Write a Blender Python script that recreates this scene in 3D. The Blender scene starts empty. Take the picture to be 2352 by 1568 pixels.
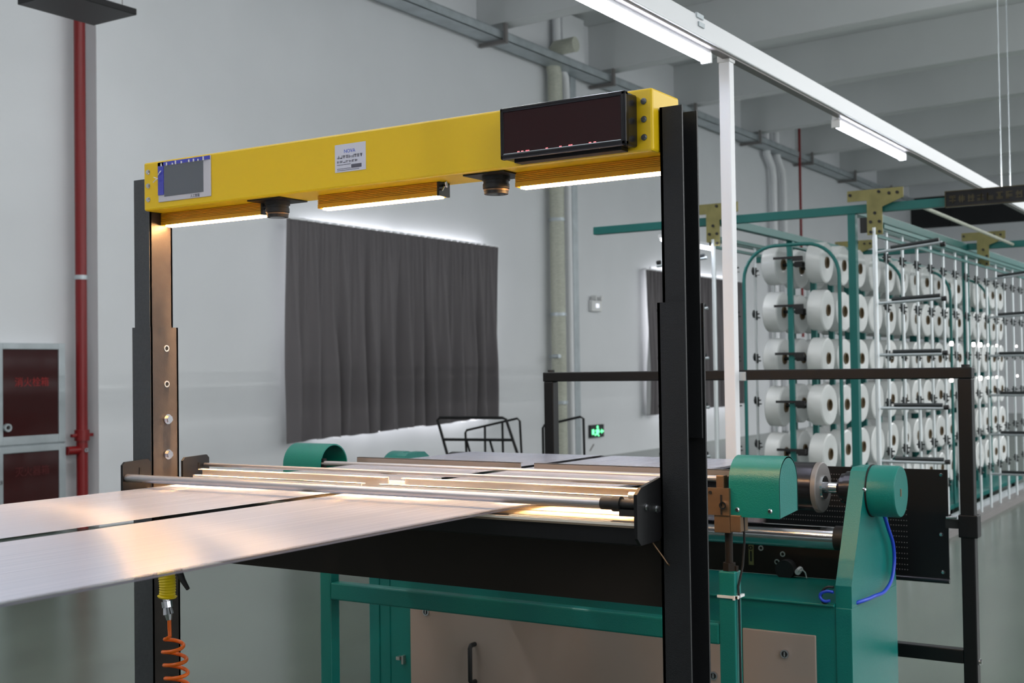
import bpy, bmesh, math, random
from mathutils import Vector, Matrix
random.seed(7)
sc = bpy.context.scene
COL = sc.collection
PI = math.pi

# ------------------------------------------------------------------ camera, world, exposure
cam_d = bpy.data.cameras.new('camera')
cam = bpy.data.objects.new('camera', cam_d); COL.objects.link(cam)
cam_d.sensor_width = 36.0; cam_d.lens = 43.35; cam_d.clip_end = 200
R_ = Vector((0.84197, 0.53934, -0.01410)); B_ = Vector((0.53899, -0.84201, -0.022445))
U_ = B_.cross(R_)
cam.matrix_world = Matrix(((R_.x, U_.x, B_.x, 0), (R_.y, U_.y, B_.y, 0), (R_.z, U_.z, B_.z, 1.4), (0, 0, 0, 1)))
cam_d.dof.use_dof = True; cam_d.dof.focus_distance = 3.3; cam_d.dof.aperture_fstop = 6.3
sc.camera = cam
sc.view_settings.view_transform = 'Standard'; sc.view_settings.look = 'None'
sc.view_settings.gamma = 1.0; sc.view_settings.exposure = 0.15
sc.view_settings.use_curve_mapping = False
world = bpy.data.worlds.new('world'); sc.world = world; world.use_nodes = True
world.node_tree.nodes['Background'].inputs[0].default_value = (0.93, 0.965, 1.0, 1)
WORLD_STRENGTH = 2.4
world.node_tree.nodes['Background'].inputs[1].default_value = WORLD_STRENGTH
TUBE = 20.0          # emission of the ceiling tubes
BAR = 190.0          # emission of the warm inspection bars
PANE = 5.0          # daylight behind the curtains
sc.cycles.max_bounces = 8
def area(name, loc, sx, sy, power, rgb, spread=180):
    l = bpy.data.lights.new(name, 'AREA'); l.shape = 'RECTANGLE'; l.size = sx; l.size_y = sy; l.energy = power; l.color = rgb
    l.spread = math.radians(spread)
    o = bpy.data.objects.new(name, l); COL.objects.link(o); o.location = loc; return o
# unseen fill lamps added to brighten the hall, right of and behind the view
for x, y, ly, p in ((1.6, 12, 26, 240), (5.2, 11, 28, 1150), (-2.0, -4.6, 8, 60)):
    area('fill_row', (x, y, 4.2), .12, ly, p, (1., 1., 1.))
    area('fill_row_up', (x, y, 4.3), .12, ly, p*.25, (1., 1., 1.)).rotation_euler = (PI, 0, 0)

area('fill_row', (.6, 25, 5.6), .12, 20, 650, (1., 1., 1.)); area('fill_row_up', (.6, 25, 5.7), .12, 20, 200, (1., 1., 1.)).rotation_euler = (PI, 0, 0)  # more unseen fill added for the far wall and ceiling
area('fill_row', (-5.6, 1.0, 5.7), .12, 15, 210, (1., 1., 1.))        # unseen fill added high on the left to brighten the wall
area('fill_row_up', (-5.6, 1.0, 5.8), .12, 15, 110, (1., 1., 1.)).rotation_euler = (PI, 0, 0)  # upward share of the same added fill

# ------------------------------------------------------------------ materials
def lin(c):
    return tuple(((v/255)/12.92 if v/255 <= .04045 else ((v/255+.055)/1.055)**2.4) for v in c)
def mat(name, rgb, rough=.5, metal=0., bump=0., bscale=200., var=0., vscale=6., stretch=(1, 1, 1), coat=0., spec=.5, aniso=0.):
    m = bpy.data.materials.new(name); m.use_nodes = True
    nt = m.node_tree; b = nt.nodes['Principled BSDF']
    c = lin(rgb)
    b.inputs['Base Color'].default_value = (*c, 1); b.inputs['Roughness'].default_value = rough
    b.inputs['Metallic'].default_value = metal; b.inputs['Coat Weight'].default_value = coat
    b.inputs['Specular IOR Level'].default_value = spec; b.inputs['Anisotropic'].default_value = aniso
    if bump or var:
        tc = nt.nodes.new('ShaderNodeTexCoord'); mp = nt.nodes.new('ShaderNodeMapping')
        mp.inputs['Scale'].default_value = stretch
        nt.links.new(tc.outputs['Object'], mp.inputs['Vector'])
    if bump:
        n = nt.nodes.new('ShaderNodeTexNoise'); n.inputs['Scale'].default_value = bscale; n.inputs['Detail'].default_value = 3
        nt.links.new(mp.outputs[0], n.inputs['Vector'])
        bp = nt.nodes.new('ShaderNodeBump'); bp.inputs['Strength'].default_value = bump; bp.inputs['Distance'].default_value = .004
        nt.links.new(n.outputs['Fac'], bp.inputs['Height']); nt.links.new(bp.outputs[0], b.inputs['Normal'])
    if var:
        n2 = nt.nodes.new('ShaderNodeTexNoise'); n2.inputs['Scale'].default_value = vscale; n2.inputs['Detail'].default_value = 5
        nt.links.new(mp.outputs[0], n2.inputs['Vector'])
        rp = nt.nodes.new('ShaderNodeValToRGB')
        rp.color_ramp.elements[0].position = .3; rp.color_ramp.elements[1].position = .7
        rp.color_ramp.elements[0].color = (*[v*(1-var) for v in c], 1); rp.color_ramp.elements[1].color = (*[min(1, v*(1+var)) for v in c], 1)
        nt.links.new(n2.outputs['Fac'], rp.inputs[0]); nt.links.new(rp.outputs[0], b.inputs['Base Color'])
    return m
def emit(name, rgb, s):
    m = bpy.data.materials.new(name); m.use_nodes = True; nt = m.node_tree
    b = nt.nodes['Principled BSDF']
    b.inputs['Base Color'].default_value = (.8, .8, .8, 1)
    b.inputs['Emission Color'].default_value = (*lin(rgb), 1); b.inputs['Emission Strength'].default_value = s
    return m
M = dict(
    wall=mat('painted_wall', (219, 221, 224), .55, bump=.05, bscale=40, var=.03, vscale=.8, spec=.3),
    slab=mat('ceiling_paint', (204, 207, 208), .8, var=.03, vscale=1, spec=.2),
    floor=mat('epoxy_floor', (76, 88, 78), .22, bump=.06, bscale=5, var=.13, vscale=2.2, stretch=(1.6, .5, 1)),
    black=mat('black_powder_coat', (23, 24, 27), .45, spec=.35, bump=.35, bscale=700),
    postface=mat('worn_black_paint', (60, 62, 66), .45, bump=.5, bscale=500, var=.15, vscale=120),
    blacksmooth=mat('black_satin', (15, 15, 17), .4, spec=.3),
    brown=mat('dark_board', (36, 30, 25), .45, var=.08, vscale=3, spec=.2),
    steelpost=mat('dark_painted_steel', (54, 48, 44), .4, metal=.3, var=.22, vscale=14, bump=.08, bscale=300),
    yellow=mat('yellow_paint', (230, 190, 20), .38, bump=.05, bscale=500),
    alu=mat('yellow_anodised', (222, 160, 24), .38, metal=.3),
    teal=mat('teal_paint', (6, 111, 104), .33, bump=.22, bscale=260),
    tealcreel=mat('teal_frame_paint', (8, 100, 95), .4, bump=.1, bscale=200),
    chrome=mat('chrome', (205, 205, 210), .14, metal=1.),
    steel=mat('brushed_steel', (190, 188, 184), .3, metal=.9),
    rod=mat('bright_tube', (218, 224, 226), .3, metal=.35),
    galv=mat('galvanised_steel', (178, 186, 190), .42, metal=.5, var=.12, vscale=5),
    rollerblack=mat('dark_polished_roller', (58, 57, 62), .22, metal=.75, bump=.02, bscale=60),
    cream=mat('zinc_strip', (214, 205, 192), .65),
    tan=mat('shaded_zinc_tray', (120, 106, 88), .6),  # shade inside the tray slot is put into this darker tan
    rodsteel=mat('satin_rod', (176, 174, 178), .36, metal=.75),
    blackgloss=mat('black_aluminium', (30, 29, 32), .22, metal=.4),
    strip=mat('grey_strip', (122, 118, 117), .45, metal=.2),
    white=mat('white_paint', (228, 229, 232), .4),
    plastic=mat('white_plastic', (226, 226, 226), .45),
    doorgrey=mat('grey_beige_panel', (156, 142, 133), .45, bump=.06, bscale=350),
    red=mat('red_pipe_paint', (124, 11, 15), .35),
    cabglass=mat('dark_red_glass', (56, 20, 20), .1),
    redtext=mat('red_print', (150, 20, 22), .5),
    dimredtext=mat('dull_red_print', (84, 14, 16), .5),
    warmbrown=mat('warm_lit_steel', (120, 94, 70), .42, metal=.6, var=.1, vscale=30),  # brown holds the warm lamp light falling on the clamp steel
    khaki=mat('zinc_yellow_plate', (132, 126, 80), .45, metal=.45, var=.2, vscale=9),
    curtain=mat('charcoal_curtain', (112, 108, 110), .85, bump=.15, bscale=300, spec=.1),
    rubber=mat('black_rubber', (22, 22, 23), .6),
    screen=mat('grey_screen', (96, 100, 106), .12),
    film=mat('blue_film', (58, 62, 176), .15, coat=.6),
    bezel=mat('light_bezel', (196, 194, 200), .35),
    ledglass=mat('dark_red_acrylic', (42, 12, 15), .07),
    sticker=mat('white_sticker', (206, 206, 218), .4),
    ink=mat('grey_ink', (84, 84, 96), .6),
    blueink=mat('blue_ink', (40, 84, 190), .6),
    gold=mat('dark_gold_letters', (66, 57, 26), .5),
    gunyellow=mat('yellow_grip', (232, 204, 20), .45),
    hose=mat('orange_hose', (240, 108, 18), .35),
    bluehose=mat('blue_hose', (26, 66, 190), .35),
    olive=mat('olive_stained_pipe', (182, 184, 170), .45, var=.14, vscale=18, stretch=(1, 1, 4)),
    core=mat('cardboard_core', (104, 86, 60), .7),
    darkdisc=mat('dark_tension_disc', (48, 52, 54), .35, metal=.3),
    darkwin=mat('dark_clerestory', (20, 22, 25), .5),
    dark=mat('hole_black', (6, 6, 7), .8),
)
M['tube'] = emit('tube_light', (236, 240, 255), TUBE)
M['bar'] = emit('warm_bar_light', (255, 196, 128), BAR)
M['pane'] = emit('daylight_pane', (250, 250, 255), PANE)
M['exit'] = emit('green_sign_light', (40, 255, 150), 1.6)
M['lamp'] = emit('indicator_light', (255, 240, 236), 7.)
M['reddot'] = emit('red_led_dot', (255, 20, 50), 1.5)
M['glow'] = emit('soft_lamp_face', (235, 240, 255), .8)

EDGE = -2.205+.875*(-1.935+2.52)
def yarn_sheet_material():
    m = bpy.data.materials.new('warp_yarns'); m.use_nodes = True; nt = m.node_tree; L = nt.links
    b = nt.nodes['Principled BSDF']; out = nt.nodes['Material Output']
    tc = nt.nodes.new('ShaderNodeTexCoord'); mp = nt.nodes.new('ShaderNodeMapping'); mp.inputs['Scale'].default_value = (190, .55, 1)
    L.new(tc.outputs['Object'], mp.inputs[0])
    n = nt.nodes.new('ShaderNodeTexNoise'); n.inputs['Scale'].default_value = 1.; n.inputs['Detail'].default_value = 6; n.inputs['Roughness'].default_value = .7
    L.new(mp.outputs[0], n.inputs['Vector'])
    rp = nt.nodes.new('ShaderNodeValToRGB'); L.new(n.outputs['Fac'], rp.inputs[0])
    rp.color_ramp.elements[0].position = .3; rp.color_ramp.elements[1].position = .72
    rp.color_ramp.elements[0].color = (*lin((200, 204, 224)), 1); rp.color_ramp.elements[1].color = (*lin((220, 223, 240)), 1)
    L.new(rp.outputs[0], b.inputs['Base Color'])
    b.inputs['Roughness'].default_value = .215; b.inputs['Anisotropic'].default_value = .97; b.inputs['Metallic'].default_value = .34
    cx = nt.nodes.new('ShaderNodeCombineXYZ'); cx.inputs[0].default_value = 1; cx.inputs[1].default_value = 0; cx.inputs[2].default_value = 0
    L.new(cx.outputs[0], b.inputs['Tangent'])
    bp = nt.nodes.new('ShaderNodeBump'); bp.inputs['Strength'].default_value = .02; bp.inputs['Distance'].default_value = .002
    L.new(n.outputs['Fac'], bp.inputs['Height']); L.new(bp.outputs[0], b.inputs['Normal'])
    # the yarns let a little of what lies behind them through
    tr = nt.nodes.new('ShaderNodeBsdfTransparent'); mx = nt.nodes.new('ShaderNodeMixShader')
    r2 = nt.nodes.new('ShaderNodeMapRange'); r2.inputs[1].default_value = .3; r2.inputs[2].default_value = .7
    r2.inputs[3].default_value = .84; r2.inputs[4].default_value = .97
    # yarns stand further apart towards the near edge of the warp
    sx = nt.nodes.new('ShaderNodeSeparateXYZ'); L.new(tc.outputs['Object'], sx.inputs[0])
    r3 = nt.nodes.new('ShaderNodeMapRange'); r3.inputs[1].default_value = EDGE-.035; r3.inputs[2].default_value = EDGE; r3.inputs[3].default_value = 0.; r3.inputs[4].default_value = .95
    L.new(sx.outputs[0], r3.inputs[0])
    mu = nt.nodes.new('ShaderNodeMath'); mu.operation = 'SUBTRACT'
    L.new(n.outputs['Fac'], r2.inputs[0]); L.new(r2.outputs[0], mu.inputs[0]); L.new(r3.outputs[0], mu.inputs[1]); L.new(mu.outputs[0], mx.inputs[0])
    mu.use_clamp = True
    L.new(tr.outputs[0], mx.inputs[1]); L.new(b.outputs[0], mx.inputs[2]); L.new(mx.outputs[0], out.inputs[0])
    return m
M['yarn'] = yarn_sheet_material()
def bobbin_material():
    m = mat('wound_white_yarn', (212, 214, 213), .27, aniso=.7)
    nt = m.node_tree; b = nt.nodes['Principled BSDF']
    t = nt.nodes.new('ShaderNodeTangent'); t.direction_type = 'RADIAL'; t.axis = 'X'
    nt.links.new(t.outputs[0], b.inputs['Tangent']); b.inputs['Anisotropic Rotation'].default_value = .25
    return m
M['bobbin'] = bobbin_material()
def bounce_backed(m):                              # charcoal cloth; unseen white back added to bounce window light onto the wall
    nt = m.node_tree; b = nt.nodes['Principled BSDF']; g = nt.nodes.new('ShaderNodeNewGeometry'); x = nt.nodes.new('ShaderNodeMix'); x.data_type = 'RGBA'
    nt.links.new(g.outputs['Backfacing'], x.inputs[0]); x.inputs[6].default_value = (.75, .75, .75, 1)
    x.inputs[7].default_value = b.inputs['Base Color'].default_value[:]; nt.links.new(x.outputs[2], b.inputs['Base Color'])
bounce_backed(M['curtain'])

# ------------------------------------------------------------------ mesh helpers
WL = {}                                     # world location of every Empty / placed object
def world_loc(o): return WL.get(o.name, Vector((0, 0, 0))) if o else Vector((0, 0, 0))
class MB:
    """collects boxes, bars, tubes and prisms; build() links them as ONE mesh object"""
    def __init__(s, tf=None): s.bm = bmesh.new(); s.tf = tf or (lambda p: p)
    def v(s, p): return s.bm.verts.new(s.tf(Vector(p)))
    def box(s, x0, x1, y0, y1, z0, z1, bevel=0.):
        vs = [s.v((x, y, z)) for x in (x0, x1) for y in (y0, y1) for z in (z0, z1)]
        fs = [(0, 1, 3, 2), (4, 6, 7, 5), (0, 4, 5, 1), (2, 3, 7, 6), (0, 2, 6, 4), (1, 5, 7, 3)]
        ff = [s.bm.faces.new([vs[i] for i in f]) for f in fs]
        if bevel:
            es = list({e for f in ff for e in f.edges})
            bmesh.ops.bevel(s.bm, geom=es, offset=bevel, segments=2, affect='EDGES', profile=.5)
        return s
    def prism(s, poly, axis, a, b):
        """poly: 2D points in the plane across axis (x: (y,z), y: (x,z), z: (x,y)), extruded a..b"""
        def P(q, t):
            return {'x': (t, q[0], q[1]), 'y': (q[0], t, q[1]), 'z': (q[0], q[1], t)}[axis]
        A = [s.v(P(q, a)) for q in poly]; Bv = [s.v(P(q, b)) for q in poly]; n = len(poly)
        for i in range(n): s.bm.faces.new((A[i], A[(i+1) % n], Bv[(i+1) % n], Bv[i]))
        s.bm.faces.new(A[::-1]); s.bm.faces.new(Bv)
        return s
    def tube(s, pts, r, seg=10, cap=True, closed=False):
        pts = [Vector(p) for p in pts]; n = len(pts); rings = []
        rr = r if isinstance(r, (list, tuple)) else [r]*n
        prev = None
        for i in range(n):
            if closed: d = pts[(i+1) % n]-pts[i-1]
            else: d = pts[min(i+1, n-1)]-pts[max(i-1, 0)]
            d.normalize()
            if prev is None:
                u = d.orthogonal().normalized()
            else:
                u = (prev-d*prev.dot(d))
                u = u.normalized() if u.length > 1e-6 else d.orthogonal().normalized()
            prev = u; w = d.cross(u)
            rings.append([s.v(pts[i]+(u*math.cos(2*PI*k/seg)+w*math.sin(2*PI*k/seg))*rr[i]) for k in range(seg)])
        for i in range(n if closed else n-1):
            a, b = rings[i], rings[(i+1) % n]
            for k in range(seg): s.bm.faces.new((a[k], a[(k+1) % seg], b[(k+1) % seg], b[k]))
        if cap and not closed:
            s.bm.faces.new(rings[0][::-1]); s.bm.faces.new(rings[-1])
        return s
    def cyl(s, p, q, r, seg=20): return s.tube([p, q], r, seg)
    def ring(s, c, axis, ro, ri, t, seg=20):
        """a washer: outer radius ro, inner ri, thickness t along axis"""
        ax = {'x': 0, 'y': 1, 'z': 2}[axis]; o1, o2 = [(1, 2), (2, 0), (0, 1)][ax]
        def pt(r, k, d):
            p = [c[0], c[1], c[2]]; p[o1] += r*math.cos(2*PI*k/seg); p[o2] += r*math.sin(2*PI*k/seg); p[ax] += d
            return s.v(p)
        R = [[pt(r, k, d) for k in range(seg)] for r, d in ((ro, -t/2), (ro, t/2), (ri, t/2), (ri, -t/2))]
        for j in range(4):
            a, b = R[j], R[(j+1) % 4]
            for k in range(seg): s.bm.faces.new((a[k], a[(k+1) % seg], b[(k+1) % seg], b[k]))
        return s
    def lathe_x(s, prof, seg=32, closed=True):
        """prof: (x, r) points turned about the X axis"""
        R = [[s.v((x, r*math.cos(2*PI*k/seg), r*math.sin(2*PI*k/seg))) for k in range(seg)] for x, r in prof]
        n = len(R)
        for i in range(n if closed else n-1):
            a, b = R[i], R[(i+1) % n]
            for k in range(seg): s.bm.faces.new((a[k], a[(k+1) % seg], b[(k+1) % seg], b[k]))
        return s
    def mesh(s, name, m, smooth=None):
        bmesh.ops.recalc_face_normals(s.bm, faces=s.bm.faces)
        me = bpy.data.meshes.new(name); s.bm.to_mesh(me); s.bm.free()
        me.materials.append(M[m] if isinstance(m, str) else m)
        if smooth:
            me.polygons.foreach_set('use_smooth', [True]*len(me.polygons)); me.set_sharp_from_angle(angle=math.radians(smooth))
        return me
    def build(s, name, m, parent=None, smooth=None):
        o = bpy.data.objects.new(name, s.mesh(name, m, smooth)); COL.objects.link(o)
        if parent:
            o.parent = parent; o.location = -world_loc(parent)
        return o
def inst(name, me, loc, parent=None, rot=(0, 0, 0), scale=1.):
    o = bpy.data.objects.new(name, me); COL.objects.link(o)
    o.rotation_euler = rot; o.scale = (scale,)*3
    o.location = Vector(loc)
    if parent:
        o.parent = parent; o.location = Vector(loc)-world_loc(parent)
    WL[o.name] = Vector(loc)
    return o
def thing(name, label, cat, loc, group=None):
    o = bpy.data.objects.new(name, None); COL.objects.link(o); o.location = loc; o.empty_display_size = .1
    WL[o.name] = Vector(loc); return tag(o, label, cat, group)
def tag(o, label, cat, group=None):
    o['label'] = label; o['category'] = cat
    if group: o['group'] = group
    return o
def struct(o): o['kind'] = 'structure'; return o
def stuff(o): o['kind'] = 'stuff'; return o
def text(name, body, loc, size, m, parent, rot, ext=.0004):
    c = bpy.data.curves.new(name, 'FONT'); c.body = body; c.size = size; c.extrude = ext
    c.align_x = 'LEFT'; c.materials.append(M[m])
    return inst_curve(name, c, loc, parent, rot)
def to_mesh(c):
    tmp = bpy.data.objects.new('tmp', c); COL.objects.link(tmp)
    dg = bpy.context.evaluated_depsgraph_get(); dg.update()
    me = bpy.data.meshes.new_from_object(tmp.evaluated_get(dg)); m = c.materials[0]
    bpy.data.objects.remove(tmp)
    if not me.materials: me.materials.append(m)
    return me
def inst_curve(name, c, loc, parent, rot):
    o = bpy.data.objects.new(name, to_mesh(c)); COL.objects.link(o); o.rotation_euler = rot; o.location = Vector(loc)
    if parent: o.parent = parent; o.location = Vector(loc)-world_loc(parent)
    return o

# machines are drawn in their own units round the middle of the gantry's foot, then set down on the floor
UNIT = .875; FOOT = Vector((-2.205, 2.7125, 0))
def mp(p): return FOOT+UNIT*Vector((p[0]+2.52, p[1]-3.1, p[2]+.2))
def MM(): return MB(mp)
ZF = -.2                                    # the floor in machine units

# ------------------------------------------------------------------ room
WX = -9.4
struct(MB().box(-10.4, 14, -9, 37, -.2, 0).build('floor', 'floor'))
rise = .024
struct(MB().prism([(-10.4, 6.78), (14, 6.78+24.4*rise), (14, 7.0+24.4*rise), (-10.4, 7.0)], 'y', -9, 37).build('ceiling', 'slab'))
wl = MB()
wl.box(WX-.4, WX, 7.55, 10.35, 0, 6.8)                       # right of the fire cabinet up to the first window
wl.box(WX-.4, WX, 10.35, 14.0, 3.13, 6.8); wl.box(WX-.4, WX, 10.35, 14.0, 0, .72)
wl.box(WX-.4, WX, 14.0, 19.1, 0, 6.8)
wl.box(WX-.4, WX, 19.1, 22.7, 3.13, 6.8); wl.box(WX-.4, WX, 19.1, 22.7, 0, .72)
wl.box(WX-.4, WX, 22.7, 37, 0, 6.8)
struct(wl.build('wall_left', 'wall'))
struct(MB().box(WX-.6, WX-.2, -9, 7.55, 0, 6.8).build('wall_bay', 'wall'))     # the recessed bay with the cabinet
wr = MB().box(14, 14.3, -9, 37, 0, 1.0).box(14, 14.3, -9, 37, 5.4, 7.6)
for y in range(-9, 37, 5): wr.box(14, 14.3, y, y+1.0, 1.0, 5.4)
struct(wr.build('wall_right', 'wall')); struct(MB().box(-10, 14, -9.3, -9, 0, 7.6).build('wall_near', 'wall'))
struct(MB().box(WX, WX+.015, 7.55, 8.19, 0, 6.08).build('trim_1', 'wall'))      # the pilaster's plaster face
struct(MB().box(WX, WX+.2, 15.9, 16.55, 6.0, 6.75).build('trim_2', 'wall'))
struct(MB().box(WX, 14, 36, 36.4, 0, 5.25).build('wall_far', 'wall'))
struct(MB().box(WX, 14, 36, 36.4, 6.15, 7.6).build('trim_3', 'wall'))
wf = MB().box(WX, 14, 36.1, 36.3, 5.25, 6.15).build('window_3', 'darkwin'); struct(wf)
for i in range(6):
    MB().box(WX+1+i*3.2, WX+1.08+i*3.2, 36.04, 36.1, 5.25, 6.15).build('mullion', 'darkwin', wf)
for k in range(-2, 10):                                    # concrete joists across the hall
    y = 7.75+3.15*(k-0)
    if y > 35: continue
    struct(MB().prism([(WX, 6.07), (14, 6.07+23.4*rise), (14, 6.8+23.4*rise), (WX, 6.8)], 'y', y-.15+0, y+.15).build('trim_%d' % (k+10), 'slab'))
# windows behind the curtains
for i, (y0, y1) in enumerate(((10.35, 14.0), (19.1, 22.7))):
    w = struct(MB().box(WX-.05, WX-.04, y0, y1, .85, 3.13).build('window_%d' % (i+1), 'pane'))
    f = MB()
    for yy in (y0, (y0+y1)/2-.03, y1-.06): f.box(WX-.04, WX-.01, yy, yy+.06, .72, 3.13)
    f.box(WX-.04, WX-.01, y0, y1, .72, .78); f.box(WX-.04, WX-.01, y0, y1, 3.09, 3.13)
    f.build('window_frame', 'white', w)

def curtain(y0, y1, ztop, zb0, zb1, label, n):
    root = thing('curtain', label, 'curtain', (WX+.15, (y0+y1)/2, zb0), 'charcoal curtains on the white wall')
    bm = bmesh.new(); NY, NZ = 420, 26; rows = []
    rnd = random.Random(n); ph = [rnd.uniform(0, 6.28) for _ in range(6)]
    for j in range(NZ+1):
        t = j/NZ; row = []
        for i in range(NY+1):
            u = i/NY; y = y0+(y1-y0)*u
            f = u*15
            top = .028*math.sin(2*PI*f*2+ph[0])+.012*math.sin(2*PI*f*4+ph[1])
            w = .085*math.sin(2*PI*f+ph[2]+.8*math.sin(2*PI*u*3+ph[3]))+.03*math.sin(2*PI*f*1.7+ph[4])
            k = min(1, t*1.5)
            x = WX+.16+top*(1-k)+w*k*.85+.02*math.sin(u*40+t*5+ph[5])*t
            zb = zb0+(zb1-zb0)*u+.012*math.sin(2*PI*f+ph[2])
            row.append(bm.verts.new((x, y+.015*math.sin(u*60+t*3)*t, ztop+(zb-ztop)*t)))
        rows.append(row)
    for j in range(NZ):
        for i in range(NY): bm.faces.new((rows[j][i], rows[j][i+1], rows[j+1][i+1], rows[j+1][i]))
    me = bpy.data.meshes.new('cloth'); bm.to_mesh(me); bm.free(); me.materials.append(M['curtain'])
    me.polygons.foreach_set('use_smooth', [True]*len(me.polygons))
    c = bpy.data.objects.new('cloth', me); COL.objects.link(c); c.parent = root; c.location = -world_loc(root)
    MB().box(WX+.09, WX+.17, y0-.03, y1+.03, ztop, ztop+.025).build('curtain_rail', 'white', root)
    b = MB()
    for yy in (y0+.1, (y0+y1)/2, y1-.1): b.box(WX, WX+.12, yy, yy+.03, ztop+.005, ztop+.02)
    b.build('rail_bracket', 'white', root)
curtain(9.92, 14.1, 3.07, .636, .755, 'wide dark grey pleated curtain hanging on the white wall, nearest to the gantry', 1)
curtain(18.66, 22.9, 3.04, .6, .66, 'dark grey curtain further along the wall, partly behind the black gantry post', 2)

# ------------------------------------------------------------------ wall fittings
t = thing('fire_cabinet', 'grey framed fire hose cabinet with two dark red glass doors on the wall', 'fire cabinet', (WX-.1, 6.87, 0))
XC = -9.45
MB().box(XC-.15, XC-.02, 6.47, 7.24, .02, 1.69).build('body', 'galv', t)
for nm, z0, z1 in (('door', .80, 1.69), ('door', .02, .785)):
    d = MB()
    d.box(XC-.02, XC, 6.49, 6.60, z0, z1, .004); d.box(XC-.02, XC, 7.17, 7.24, z0, z1, .004)
    d.box(XC-.02, XC, 6.60, 7.17, z1-.055, z1, .004); d.box(XC-.02, XC, 6.60, 7.17, z0, z0+.075 if z0 > .5 else z0+.06, .004)
    d = d.build('door', 'galv', t)
    MB().box(XC-.018, XC-.012, 6.6, 7.17, z0+.05, z1-.05).build('glass', 'cabglass', d)
    if z0 > .5:
        text('lettering', '消火栓箱', (XC-.009, 6.72, 1.315), .088, 'redtext', d, (PI/2, 0, PI/2))
        MB().ring((XC+.01, 6.635, .955), 'x', .035, .02, .03).build('lock_ring', 'galv', d, 40)
    else:
        text('lettering', '灭火器箱', (XC-.009, 6.72, .53), .088, 'dimredtext', d, (PI/2, 0, PI/2))
        MB().box(XC, XC+.03, 6.54, 6.575, .47, .51, .006).build('handle', 'chrome', d)
t = thing('fire_pipe', 'red painted vertical fire pipe between the cabinet and the pilaster', 'pipe', (WX-.05, 7.41, 0))
MB().tube([(WX-.05, 7.415, 0), (WX-.05, 7.415, 6.06)], .052, 20).build('riser', 'red', t, 40)
cl = MB().tube([(WX-.05, 7.415, .8), (WX-.05, 7.415, .9)], .068, 20); cl.box(WX-.07, WX-.03, 7.30, 7.53, .835, .865, .004)
cl.build('coupling', 'red', t, 40)
MB().tube([(WX-.05, 7.415, .715), (WX-.05, 7.31, .715), (WX-.05, 7.25, .715)], .04, 16).build('branch', 'red', t, 40)
MB().ring((WX-.003, 7.415, .715), 'x', .02, .008, .03).build('cap_nut', 'chrome', t, 40)
MB().ring((WX-.05, 7.415, 2.3), 'z', .062, .05, .04).build('pipe_clamp', 'galv', t, 40)
t = thing('drain_pipe', 'thick olive stained white drain pipe running up the wall behind the fence', 'pipe', (WX+.15, 15.75, 0))
MB().tube([(WX+.16, 15.72, 0), (WX+.16, 15.72, 5.75), (WX+.18, 15.6, 6.0), (WX+.3, 15.55, 6.1), (WX+.62, 15.55, 6.11)], .11, 18).build('pipe', 'olive', t, 40)
for z in (.9, 2.2, 3.6, 5.0): MB().ring((WX+.16, 15.72, z), 'z', .125, .105, .05).build('pipe_clip', 'galv', t, 40)
c = MB(); c.box(WX, WX+.14, 15.7, 15.74, 1.55, 1.6); c.tube([(WX+.16, 15.55, 1.58), (WX+.3, 15.5, 1.58)], .03)
c.build('valve', 'galv', t, 40)
t = thing('white_pipe', 'thin white pipe beside the olive drain pipe, with an offset bend at the top', 'pipe', (WX+.1, 16.1, 0))
MB().tube([(WX+.12, 16.12, 0), (WX+.12, 16.12, 5.6), (WX+.12, 16.1, 5.8), (WX+.12, 15.9, 6.0), (WX+.12, 15.86, 6.2), (WX+.12, 15.86, 6.7)], .058, 14).build('pipe', 'white', t, 40)
t = thing('edge_shadow_strip', 'grey vertical strip standing for a pilaster edge shadow, right of the white pipe', 'conduit', (WX+.05, 16.35, 0))
MB().box(WX, WX+.1, 16.3, 16.46, 0, 6.7, .01).build('channel', 'galv', t)  # grey strip set where the pilaster edge only casts shade
t = thing('far_white_pipe', 'pair of white pipes bending near the ceiling far along the wall', 'pipe', (WX+.1, 25, 0))
for y in (24.75, 25.35):
    MB().tube([(WX+.14, y, 0), (WX+.14, y, 5.3), (WX+.14, y-.05, 5.55), (WX+.14, y-.35, 5.8), (WX+.14, y-.4, 6.05), (WX+.14, y-.4, 6.7)], .075, 12).build('pipe', 'white', t, 40)
t = thing('sprinkler_drop', 'thin red pipe hanging down from the cable tray far behind', 'pipe', (-9.0, 25.65, 2))
MB().tube([(-9.0, 25.65, 2.0), (-9.0, 25.65, 6.8)], .03, 8).build('pipe', 'red', t, 40)
t = thing('cable_tray', 'long galvanised cable tray on brackets high along the white wall', 'cable tray', (WX+.25, 18, 5.85))
TY0, TY1 = 2., 35.
c = MB().box(WX+.1, WX+.4, TY0, TY1, 5.86, 5.87); c.box(WX+.39, WX+.4, TY0, TY1, 5.86, 5.98); c.box(WX+.1, WX+.11, TY0, TY1, 5.86, 5.98)
c.box(WX+.1, WX+.4, TY0, TY1, 5.975, 5.985)
c.build('tray', 'galv', t)
for k in range(-1, 9):
    y = 13.93+3.1*k
    if y > 34 or y < 2: continue
    MB().box(WX+.03, WX+.47, y-.03, y+.03, 5.8, 5.85).box(WX+.43, WX+.47, y-.03, y+.03, 5.85, 6.07).build('bracket', 'strip', t)
t = thing('emergency_light', 'small white emergency light box with two lamp heads on the wall', 'emergency light', (WX+.04, 17.0, 2.3))
MB().box(WX, WX+.07, 16.92, 17.24, 2.29, 2.46, .01).build('case', 'plastic', t)
MB().box(WX+.07, WX+.075, 17.04, 17.14, 2.35, 2.41).build('lamp_window', 'glow', t)
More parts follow.
